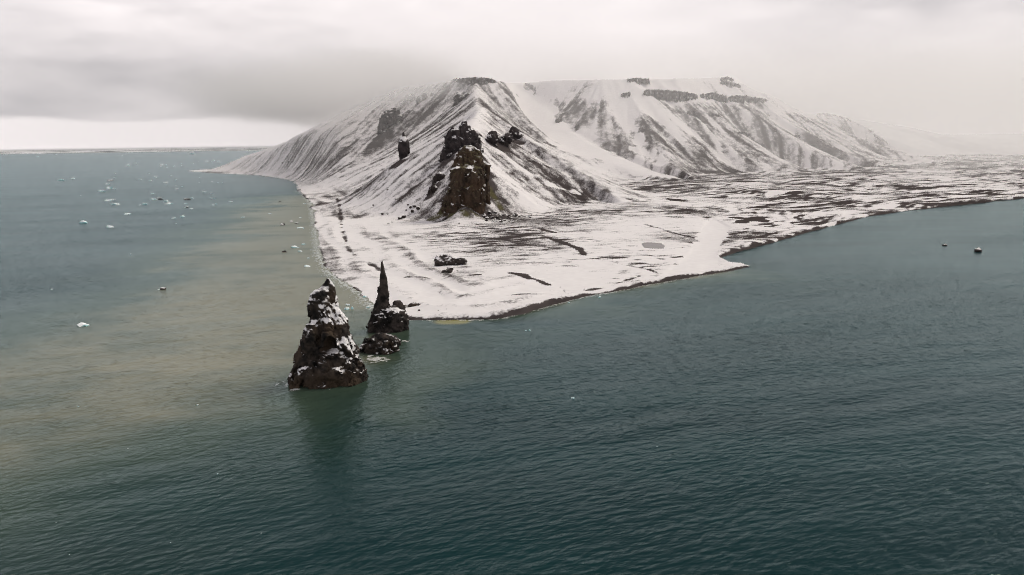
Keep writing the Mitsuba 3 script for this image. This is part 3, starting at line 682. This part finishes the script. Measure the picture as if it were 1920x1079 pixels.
# ------------------------------------------------------------------ basalt cliff bands high on the table mountain
def cliff(name, pts, label, out=5.0, group='basalt cliff bands'):
    """pts: (px, top row, bottom row) from left to right; a wall of uneven columns set into the slope"""
    pts = np.array(pts, float)
    n = max(12, int((pts[-1, 0] - pts[0, 0]) * 1.3))
    px = np.linspace(pts[0, 0], pts[-1, 0], n)
    top, bot = np.interp(px, pts[:, 0], pts[:, 1]), np.interp(px, pts[:, 0], pts[:, 2])
    r = np.random.default_rng(int(pts[0, 0]))
    top = top + ndi.gaussian_filter1d(r.normal(0, 1.0, n), 0.8)
    bot = bot + np.abs(ndi.gaussian_filter1d(r.normal(0, 3.0, n), 1.5))
    V = []
    rows = 6
    e = np.clip(np.minimum(np.arange(n), np.arange(n)[::-1]) / max(2.0, 0.05 * n), 0.35, 1)       # thins out at both ends
    mid = top + 0.55 * (bot - top)
    top, bot = mid + (top - mid) * e, mid + (bot - mid) * e
    B = np.array([hit(a, c) for a, c in zip(px, bot)])
    Z1 = np.array([at(a, t, b[1] + out)[2] for a, t, b in zip(px, top, B)])
    prot = out + ndi.gaussian_filter1d(r.normal(0, 9, n), 4) + r.normal(0, 1.3, n)
    for k in range(rows):
        f = k / (rows - 1)
        V.append(np.c_[B[:, 0] + r.normal(0, 0.5, n), B[:, 1] - prot * (0.9 - 0.5 * f) + r.normal(0, 0.8, n), B[:, 2] - 6 + (Z1 - B[:, 2] + 6) * f])
    V.append(np.c_[B[:, 0], B[:, 1] + 30, Z1 - 1 + r.normal(0, 0.5, n)])
    V.append(np.c_[B[:, 0], B[:, 1] + 30, B[:, 2] - 20])
    V = np.array(V)
    i = np.arange(V.shape[0] * n).reshape(-1, n)
    q = np.stack([i[:-1, :-1], i[:-1, 1:], i[1:, 1:], i[1:, :-1]], -1).reshape(-1, 4)
    caps = []
    for c, fl in ((0, 1), (n - 1, -1)):
        col = i[:, c][::fl]
        caps += [[col[0], col[k], col[k + 1]] for k in range(1, len(col) - 1)]
    tri = np.vstack([q[:, [0, 1, 2]], q[:, [0, 2, 3]], np.array(caps)])
    scene[name] = mikit.ply((V.reshape(-1, 3), tri), 'cliff_rock', smooth=False, uv=np.zeros((len(V.reshape(-1, 3)), 2)))
    labels[name] = {'label': label, 'category': 'cliff', 'group': group}


cliff('rock_cliff', [(1204, 174, 181), (1212, 168, 182), (1240, 169, 184), (1275, 172, 187), (1308, 177, 186)], 'longest dark basalt cliff band below the flat summit on the right')
cliff('rock_cliff_001', [(1313, 178, 184), (1321, 176, 184)], 'shortest piece of the basalt cliff band between two snow chutes')
cliff('rock_cliff_002', [(1323, 176, 187), (1335, 174, 187), (1350, 178, 189), (1363, 180, 189)], 'middle piece of the basalt cliff band right of the short one')
cliff('rock_cliff_003', [(1366, 181, 189), (1385, 179, 190), (1410, 182, 191), (1440, 187, 192)], 'basalt cliff band piece at the right end under the falling skyline')
cliff('rock_cliff_004', [(846, 150, 153), (862, 148, 156), (890, 146, 158), (915, 147, 158), (932, 152, 157)], 'dark basalt cliff crowning the centre summit behind the snowy peak')
cliff('rock_cliff_005', [(1165, 176, 180), (1183, 173, 179)], 'short faint cliff band left of the longest one')
cliff('rock_cliff_006', [(1174, 149, 153), (1192, 147, 154), (1218, 149, 153)], 'thin dark cliff on the rim of the flat summit above the longest band')
cliff('rock_cliff_007', [(1352, 146, 149), (1364, 145, 149), (1376, 148, 151)], 'small grey cliff at the right corner of the flat summit')
cliff('rock_cliff_008', [(1350, 153, 157), (1368, 154, 159), (1388, 158, 162)], 'grey cliff step just under the right corner of the flat summit')

for k, (pts, text) in enumerate([([(1288, 210, 214), (1300, 208, 216), (1312, 214, 220)], 'dark rock ledge in the middle of the massif face under the longest cliff band'), ([(1333, 213, 218), (1350, 216, 223)], 'narrow rock ledge on the massif face right of the dark ledge'),
                                 ([(1383, 248, 252), (1395, 248, 254), (1408, 251, 256)], 'low rock ledge halfway down the right part of the massif face'), ([(1446, 240, 246), (1458, 243, 249)], 'small dark ledge on the massif face near its right end'),
                                 ([(1078, 235, 243), (1088, 229, 236)], 'curved dark rock step low on the left part of the massif'), ([(1041, 224, 231), (1054, 220, 227)], 'small dark rock step beside the snow gully'), ([(1491, 252, 257), (1500, 255, 259)], 'rightmost tiny ledge on the massif face')]):
    cliff(f'rock_cliff_{9 + k:03d}', pts, text, 4.0)


# ------------------------------------------------------------------ boulders
def lump(seed, size, flat=0.7, sub=2, rough=0.35):
    m = trimesh.creation.icosphere(subdivisions=sub)
    v = m.vertices
    k = 1 + rough * 2 * (meshkit.fbm(v * 1.3 + seed * 7.3, 3, seed) - 0.5)
    v = v * k[:, None] * np.array([1, 0.85, flat]) * size / 2
    return trimesh.Trimesh(v, m.faces, process=False)


def stone(m):
    n = trimesh.Trimesh(m.vertices, m.faces, process=False).vertex_normals
    return mikit.ply(m, 'boulder_rock', smooth=True, uv=np.stack([n[:, 2], 0 * n[:, 2]], -1))


def ground_z(x, y):
    return float(samp(H0, np.array([x]), np.array([y]), 1)[0])


rb = np.random.default_rng(77)
BOULDERS = [(777, 388, 5), (770, 391, 4), (784, 393, 6), (773, 397, 5), (762, 395, 3), (717, 402, 4), (727, 402, 3), (750, 410, 6), (757, 407, 6), (765, 386, 3), (742, 376, 3), (752, 378, 3), (561, 358, 5), (947, 567, 3.5), (1002, 567, 3), (786, 585, 3.5), (822, 585, 2.2), (837, 583, 2.2),
            (858, 509, 2.6), (870, 508, 2.2), (934, 496, 4), (971, 581, 3.5), (1100, 325, 2.5), (1046, 378, 3), (700, 385, 2.5), (735, 418, 2.5), (861, 420, 2.5), (836, 410, 2.5), (1006, 508, 2), (928, 578, 2.5), (912, 583, 2), (1095, 546, 3), (728, 420, 2), (727, 357, 3), (762, 320, 3), (741, 288, 3), (530, 307, 3), (541, 304, 3)]
for _ in range(90):                           # rubble that fell from the right side of the tower
    a, b = rb.random(), rb.random()
    BOULDERS.append((920 + 75 * a + 8 * b, 418 - 14 * a + rb.normal(0, 3.5) - 6 * b, 1.6 + 2.4 * rb.random() ** 2))
for _ in range(45):
    BOULDERS.append((905 + 65 * rb.random(), 398 + 20 * rb.random(), 1.6 + 3.4 * rb.random() ** 2))
NAMED = {0: 'dark boulder of the cluster left of the tower, farthest back', 12: 'dark boulder alone at the left waterline of the bay', 20: 'dark boulder alone on the snow right of the large plain outcrop'}
for k, (px, py, w) in enumerate(BOULDERS):
    h = hit(px, py)
    size = w * h[1] / FPX
    size *= 1.3
    m = lump(k, size * 1.15, 0.75, 2 if w > 3 else 1)
    name = 'boulder' + (f'_{k:03d}' if k else '')
    a = T().translate([h[0], h[1], ground_z(h[0], h[1]) + 0.18 * size]).rotate([0, 0, 1], float(rb.random() * 360))
    scene[name] = {**stone(m), 'to_world': a}
    rubble = k >= len(BOULDERS) - 135
    where = 'dark boulder of the loose cluster at the foot of the slope left of the tower' if px < 800 and 370 < py < 425 else 'small dark boulder on the snow strip just above the near shore' if py > 540 else 'small dark boulder lying about the black outcrops on the plain' if py > 480 else 'small dark boulder scattered on the lower slopes of the mountain'
    labels[name] = {'label': NAMED.get(k, 'dark boulder in the rubble fallen at the right foot of the tower' if rubble else where), 'category': 'boulder',
                    'group': 'rubble below the tower' if rubble else 'boulders: ' + where.split('boulder ')[1]}
    if k in NAMED:
        del labels[name]['group']

# ------------------------------------------------------------------ ice and rocks in the sea
def ice_colour(p, n, uv):
    t = smoothstep(0.25, 0.75, n.z + 0.5 * (fbm(p.x / 2, p.y / 2, p.z / 2, 2) - 0.5))
    return mix((0.42, 0.68, 0.70), (0.86, 0.89, 0.89), t)


scene['sea_ice'] = {'type': 'principled', 'base_color': proc(ice_colour), 'roughness': 0.35, 'specular': 0.4}
# px, py, width in photo pixels, height / width, kind (w white, c cyan, d dark)
ICE = [(114, 339, 13, .2), (137, 336, 9, .2), (239, 311, 8, .3), (256, 307, 5, .2), (304, 309, 8, .2), (311, 310, 5, .3), (302, 312, 5, .2), (313, 314, 4, .2), (325, 313, 3, .3), (328, 312, 3, .3), (340, 308, 3, .3), (340, 311, 4, .3), (363, 308, 3, .3), (372, 304.5, 3, .3), (388, 303, 6, .2),
       (397, 304.4, 3, .3), (402, 302, 4, .4), (410, 303, 6, .2), (217, 326, 3, .4), (214, 334, 5, .3), (200, 346, 9, .12), (204, 354.5, 10, .45), (212, 355, 5, .4), (216.5, 355, 3, .8), (190, 360, 11, .3), (152, 367, 3, .3), (209, 376.5, 20, .12), (215.5, 384, 15, .2), (239, 402, 15, .12), (157, 419, 15, .38),
       (207.5, 427, 14, .22), (264, 338, 6, .3), (280, 326, 3, .4), (283, 340, 6, .3), (292, 333, 6, .2), (313, 342.5, 9, .12), (321, 330, 4, .2), (330, 338, 5, .3), (329, 349.6, 4, .2), (341, 350.6, 4, .4), (332, 355, 8, .15), (286, 364, 7, .25), (287, 375, 10, .22), (313, 378, 9, .25), (316.5, 383, 15, .16),
       (270, 384, 6, .5), (275, 384, 5, .6), (263, 385, 3, .2), (361, 372.3, 5, .4), (348, 382.3, 7, .15), (347, 390.6, 5, .25), (359, 392.3, 7, .15), (334, 389.6, 2, .3), (327, 409.8, 9, .2), (342.5, 407.7, 9, .35), (330, 419.6, 4, .2), (382.5, 360.6, 7, .25), (396, 363.7, 6, .3), (397, 373, 5, .3), (402, 373, 4, .4),
       (400, 385.4, 6, .2), (405, 383.7, 3, .6), (431, 379, 8, .2), (374, 334, 3, .4), (373, 343, 3, .3), (398, 342, 3, .3), (409, 343, 3, .3), (417.5, 343, 4, .3), (454, 408, 6, .2), (155, 611, 20, .28), (298, 543, 7, .1), (96.5, 543, 4, .3), (245, 477, 3, .3), (370, 760, 5, .3), (147, 763, 4, .3), (408, 889, 3.4, .4),
       (653, 572.5, 8, .35), (651, 580.5, 9, .5), (660.5, 580, 5.5, 1.0), (551, 464.6, 14, .25), (570, 459, 8, .35), (564, 472, 9, .25), (575, 500, 12, .25), (560, 427.6, 14, .12), (569, 429, 3, .4), (578, 484.5, 5, .3), (507, 401, 6, .2), (562.5, 409, 5, .2), (570, 382, 6, .15), (683, 557.5, 7, .5), (691, 577, 6, .4),
       (1075, 747, 7, .3), (1232, 838, 4, .3), (986, 621, 5, .3), (993, 620, 5, .4), (1124, 558, 5, .5), (1067, 568, 5, .3), (361, 289.8, 8, .45), (229, 293, 3, .3), (105.6, 290.6, 5, .3), (70, 294.6, 4, .3), (490, 1000, 2.5, .3), (105, 980, 2.5, .3), (320, 1018, 2.5, .3), (240, 842, 2, .3), (130, 1040, 2, .3)]
CYAN = {29, 22, 45, 69, 77, 78, 79, 80, 81, 90, 91}
ICE_LABEL = {21: 'jagged white ice block rising highest in the scatter off the left coast', 26: 'long flat white floe, widest in the scatter of ice', 29: 'ragged turquoise ice floe left of centre in the bay', 30: 'white floe with tilted top, nearest of the main scatter', 69: 'largest pale floe alone in the silty water at the far left',
             77: 'pale turquoise ice lump just behind the big sea stack', 78: 'upright turquoise ice tooth just behind the big sea stack', 76: 'white ice piece farther back of the three behind the big sea stack', 0: 'white ice floe curved up at both ends, leftmost in the bay', 28: 'thin white floe lying alone below the main scatter',
             91: 'white ice lump alone on the open water in the lower centre', 92: 'tiny white ice lump alone on the open water at lower right', 97: 'white iceberg far out near the horizon', 82: 'slanting thin ice piece beside the beach above the big sea stack', 79: 'wide turquoise ice piece off the left beach'}
ri = np.random.default_rng(5)
for k, (px, py, w, hr) in enumerate(ICE):
    c = gp(px, py, 0)
    size = 1.08 * w * c[1] / FPX
    hgt = max(size * hr * 1.15, 0.12)
    v = ri.normal(0, 1, (26, 3))
    v /= np.linalg.norm(v, axis=1, keepdims=True)
    v = v * np.array([size / 2, size * (0.35 + 0.15 * ri.random()), hgt]) * (0.72 + 0.28 * ri.random((26, 1)))
    v = v[v[:, 2] > -0.4 * hgt]
    lean = ri.normal(0, 0.35)
    v[:, 2] += lean * hgt * v[:, 0] / size
    hull = trimesh.convex.convex_hull(v)
    if w >= 6:                                # a second, lower piece of the same floe
        v2 = ri.normal(0, 1, (16, 3)) * np.array([size * 0.16, size * 0.12, hgt * 0.35]) + np.array([size * 0.32 * ri.choice([-1, 1]), 0, 0.05 * hgt])
        hull = trimesh.util.concatenate([hull, trimesh.convex.convex_hull(v2)])
    hull = trimesh.Trimesh(hull.vertices, hull.faces, process=False)
    name = 'ice_floe' + (f'_{k:03d}' if k else '')
    scene[name] = {**mikit.ply(hull, 'sea_ice', smooth=False), 'to_world': T().translate([float(c[0]), float(c[1]), 0.0])}
    if k in ICE_LABEL:
        labels[name] = {'label': ICE_LABEL[k], 'category': 'ice floe'}
    else:
        east, shore, far = px > 760, px > 500 and px < 760, py < 316
        text = 'small ice bit floating in front of the right shore' if east else 'small ice piece stranded in shallows along the left beach' if shore else 'tiny white ice floe far out beyond the snowy point' if far else 'small ice speck on open water in the left foreground' if py > 470 else 'flat thin white floe in the scatter of drift ice off the left coast' if hr < 0.21 else 'tiny white ice speck in the scatter of drift ice off the left coast' if w < 5 else 'small humped white floe in the scatter of drift ice off the left coast'
        labels[name] = {'label': text, 'category': 'ice floe', 'group': 'ice off the right shore' if east else 'ice along the left beach' if shore else 'far drift ice' if far else 'ice specks in the foreground' if py > 470 else 'drift ice: ' + text.split(' in the')[0]}

ROCKS = [(305.5, 543, 10, .35, 'dark low rock awash beside a thin floe in the left bay'), (207, 339.5, 9, .2, 'dark rock awash among the floes farthest out'), (300, 374.5, 9, .2, 'dark flat rock touching a white floe in mid scatter'), (299, 371.3, 8, .15, 'thin dark rock just behind the flat one in mid scatter'),
         (351, 374.8, 12, .2, 'longest dark rock awash in the right of the ice scatter'), (351, 389.6, 4, .6, 'small upright dark rock between two thin floes'), (530, 422, 9, .3, 'dark shoal rock leftmost of three near the beach'), (546, 416, 6, .3, 'dark shoal rock in the middle of three near the beach'), (556, 419.5, 6, .3, 'dark shoal rock rightmost of three near the beach'),
         (533, 472.5, 8, .25, 'dark shoal rock beside turquoise ice near the beach'), (525, 379, 5, .2, 'tiny dark shoal rock highest up the bay near the beach'), (1771, 461, 8, .4, 'low dark rock awash left of the round rock at far right'), (1834, 472, 11.5, .6, 'round dark rock with snow cap standing in the sea at far right'), (1399, 500, 9, .35, 'reddish dark rock at the very tip of the sand spit')]
for k, (px, py, w, hr, text) in enumerate(ROCKS):
    c = gp(px, py, 0)
    size = w * c[1] / FPX
    m = lump(300 + k, size * 1.1, hr * 1.7, 3, 0.45)
    name = f'sea_rock_{k + 1:03d}'
    scene[name] = {**stone(m), 'to_world': T().translate([float(c[0]), float(c[1]), 0.12 * size * hr])}
    labels[name] = {'label': text, 'category': 'rock'}

# the frozen pond on the eastern flat
pz = max(ground_z(*q) for q in POND) + 0.35
ring = np.c_[POND, np.full(len(POND), pz)]
low = np.c_[POND, np.full(len(POND), pz - 1.0)]
k = len(POND)
tri = [[0, a, a + 1] for a in range(1, k - 1)] + [[a, k + a, (a + 1) % k] for a in range(k)] + [[(a + 1) % k, k + a, k + (a + 1) % k] for a in range(k)]
scene['pond_ice'] = {'type': 'principled', 'base_color': proc(lambda p, n, uv: mix((0.17, 0.155, 0.155), (0.25, 0.235, 0.235), fbm(p.x / 5, p.y / 2, 0, 3))), 'roughness': 0.4}
scene['pond'] = mikit.ply((np.vstack([ring, low]), np.array(tri)), {'type': 'twosided', 'bsdf': {'type': 'ref', 'id': 'pond_ice'}}, smooth=False)
labels['pond'] = {'label': 'small oval pond of bare grey ice on the snowy eastern flat', 'category': 'pond', 'kind': 'structure'}

# ------------------------------------------------------------------ distant land
def colour_far(p, n, uv):
    t = fbm(p.x / 500, p.y / 500, p.z / 18, 4)
    return mix((0.16, 0.17, 0.18), (0.75, 0.75, 0.76), smoothstep(0.38, 0.62, t))


scene['far_ground'] = {'type': 'diffuse', 'reflectance': proc(colour_far)}


def hills(name, crest, depth, label, bsdf='far_ground', toe=0.0):
    """crest: (px, py, Y); a rounded range with a foreshore"""
    C = np.array([at(*c) for c in crest])
    n = 160
    s = np.linspace(0, len(C) - 1, n)
    P = np.stack([np.interp(s, np.arange(len(C)), C[:, k]) for k in range(3)], -1)
    V = []
    prof = [(-1.0, 0.0), (-0.8, 0.18), (-0.55, 0.5), (-0.3, 0.8), (-0.1, 0.97), (0.0, 1.0), (0.3, 0.95), (1.0, 0.5), (1.6, 0.0)]
    rr = ndi.gaussian_filter1d(np.random.default_rng(len(crest)).normal(0, 1, n), 1.5)
    for a, b in prof:
        V.append(np.c_[P[:, 0], P[:, 1] + a * depth * (1 + 0.15 * rr), -2 + (P[:, 2] * (1 + 0.05 * rr * (0.1 < b < 1.1)) + 2) * b])
    V = np.array(V)
    i = np.arange(V.shape[0] * n).reshape(-1, n)
    q = np.stack([i[:-1, :-1], i[:-1, 1:], i[1:, 1:], i[1:, :-1]], -1).reshape(-1, 4)
    scene[name] = mikit.ply((V.reshape(-1, 3), q), bsdf, smooth=True)
    labels[name] = {'label': label, 'category': 'hills', 'kind': 'structure'}


hills('far_coast', [(-400, 291, 18000), (-150, 286.5, 18000), (0, 284.6, 18000), (60, 283.2, 18000), (95, 282.3, 18000), (150, 283, 18000), (200, 281.5, 18000), (250, 280.4, 18000), (300, 279.6, 18000), (345, 279, 18000), (380, 277.8, 18000), (400, 279.5, 18000), (440, 278, 18000), (480, 277, 18000), (530, 277, 18000), (700, 276, 18000)], 900, 'low far coast with snow patches along the horizon')
hills('hills', [(1480, 214, 4600), (1560, 220, 4600), (1625, 232, 4600), (1680, 246, 4600), (1750, 258, 4600), (1830, 264, 4600), (1920, 269, 4600), (2060, 272, 4600), (2300, 268, 4600), (2900, 262, 4600)], 1500, 'pale snow covered hill fading into haze at the right', 'snow_field')
scene['snow_field'] = {'type': 'diffuse', 'reflectance': {'type': 'rgb', 'value': [0.84, 0.82, 0.82]}}
hills('haze_backdrop', [(1300, 262, 9000), (1600, 255, 9000), (1760, 253, 9000), (1900, 251.5, 9000), (2100, 249, 9000), (2500, 244, 9000)], 2500, 'far white ice cap almost merging with the sky at the right', 'snow_field')  # white land put in so the gap over the sea reads as pale haze

# look-alikes told apart by their order in the photograph, from the left
NTH = 'first second third fourth fifth sixth seventh eighth ninth tenth eleventh twelfth thirteenth fourteenth fifteenth sixteenth seventeenth eighteenth nineteenth twentieth'.split()
places = {**{'ice_floe' + (f'_{k:03d}' if k else ''): q[0] for k, q in enumerate(ICE)}, **{'boulder' + (f'_{k:03d}' if k else ''): q[0] for k, q in enumerate(BOULDERS)}}
alike = {}
for key in places:
    alike.setdefault(labels[key]['label'], []).append(key)
for text, keys in alike.items():
    if 1 < len(keys) <= 20:
        for k, key in enumerate(sorted(keys, key=places.get)):
            labels[key]['label'] = f'{NTH[k]} from the left: ' + text.replace('small dark boulder', 'dark boulder').replace(' of the loose cluster', '').replace('in the scatter of drift ice', 'in the drift ice')


# ------------------------------------------------------------------ mist round the mountain, and the cloud on its left summit
def fog(name, BX, BY, BZ, n, density, fade, label, category, outer=None):
    """a box of uneven air; density(x, y, z, wisps) in 1/m, faded out at the box's sides"""
    x, y, z = np.meshgrid(*[np.linspace(*b, k) for b, k in zip((BX, BY, BZ), n)], indexing='ij')
    wis = meshkit.fbm(np.stack([x, y, z], -1) / np.array([330, 330, 130.0]), 4, 4) - 0.5
    side = np.minimum.reduce([(x - BX[0]) / fade, (BX[1] - x) / fade, (y - BY[0]) / fade, (BY[1] - y) / fade, (BZ[1] - z) / 40])
    rho = np.clip(density(x, y, z, wis, sstep(0, 1, side)), 0, None)
    fit = T().translate([BX[0], BY[0], BZ[0]]).scale([BX[1] - BX[0], BY[1] - BY[0], BZ[1] - BZ[0]])
    grid = mi.VolumeGrid(np.ascontiguousarray(rho.transpose(2, 1, 0)[..., None]).astype(np.float32))
    scene[name + '_air'] = {'type': 'heterogeneous', 'albedo': {'type': 'rgb', 'value': [0.999, 0.993, 0.993]}, 'phase': {'type': 'hg', 'g': 0.3},
                            'sigma_t': {'type': 'gridvolume', 'grid': grid, 'to_world': fit, 'filter_type': 'trilinear'}}
    scene[name] = {'type': 'cube', 'to_world': fit @ T().translate([0.5, 0.5, 0.5]).scale([0.5, 0.5, 0.5]), 'bsdf': {'type': 'null'}, 'interior': {'type': 'ref', 'id': name + '_air'}}
    if outer:
        scene[name]['exterior'] = {'type': 'ref', 'id': outer + '_air'}
    labels[name] = {'label': label, 'category': category, 'kind': 'stuff'}


def mist_density(x, y, z, wis):
    m = 7.5e-4 * sstep(1080, 1900, y) * (0.30 + 0.70 * sstep(-900, -150, x)) * (1 - 0.8 * sstep(-500, -1100, x) * sstep(120, 20, z)) * (1 + 0.6 * wis)
    m = m * (1 - sstep(300, 420, z + 120 * wis)) * (1 - 0.7 * sstep(2600, 3400, y))
    m = m + 7e-4 * sstep(2200, 2700, y) * (1 - sstep(3200, 3900, y)) * sstep(80, 240, z) * (1 - sstep(330, 430, z + 150 * wis)) * sstep(-900, 0, x) * (1 + wis)
    return m + 3.2e-4 * sstep(2500, 3200, y) * sstep(-200, 500, x) * (1 - sstep(300, 450, z))


def cloud_density(x, y, z, wis, side):
    base = 140 + 55 * np.clip((x + 520) / 400, 0, 1.4) + 60 * wis
    cap = sstep(0, 28, z - base) * (1 - sstep(225, 300, z + 200 * wis)) * (1 - sstep(-300, -40, x + 260 * wis)) * sstep(1450, 1750, y + 200 * wis) * sstep(-800, -480, x + 400 * wis)
    return mist_density(x, y, z, wis) + 0.0095 * cap * (1 + 1.5 * wis) * side


fog('mist', (-2000.0, 3800.0), (1010.0, 5400.0), (-8.0, 520.0), (90, 90, 40), lambda x, y, z, w, s: mist_density(x, y, z, w) * s, 450, 'thin pale mist lying round the mountain and over the far hill', 'mist')
fog('cloud', (-1250.0, 20.0), (1420.0, 2900.0), (120.0, 430.0), (72, 72, 48), cloud_density, 160, 'low cloud swallowing the left summit of the mountain', 'cloud', 'mist')
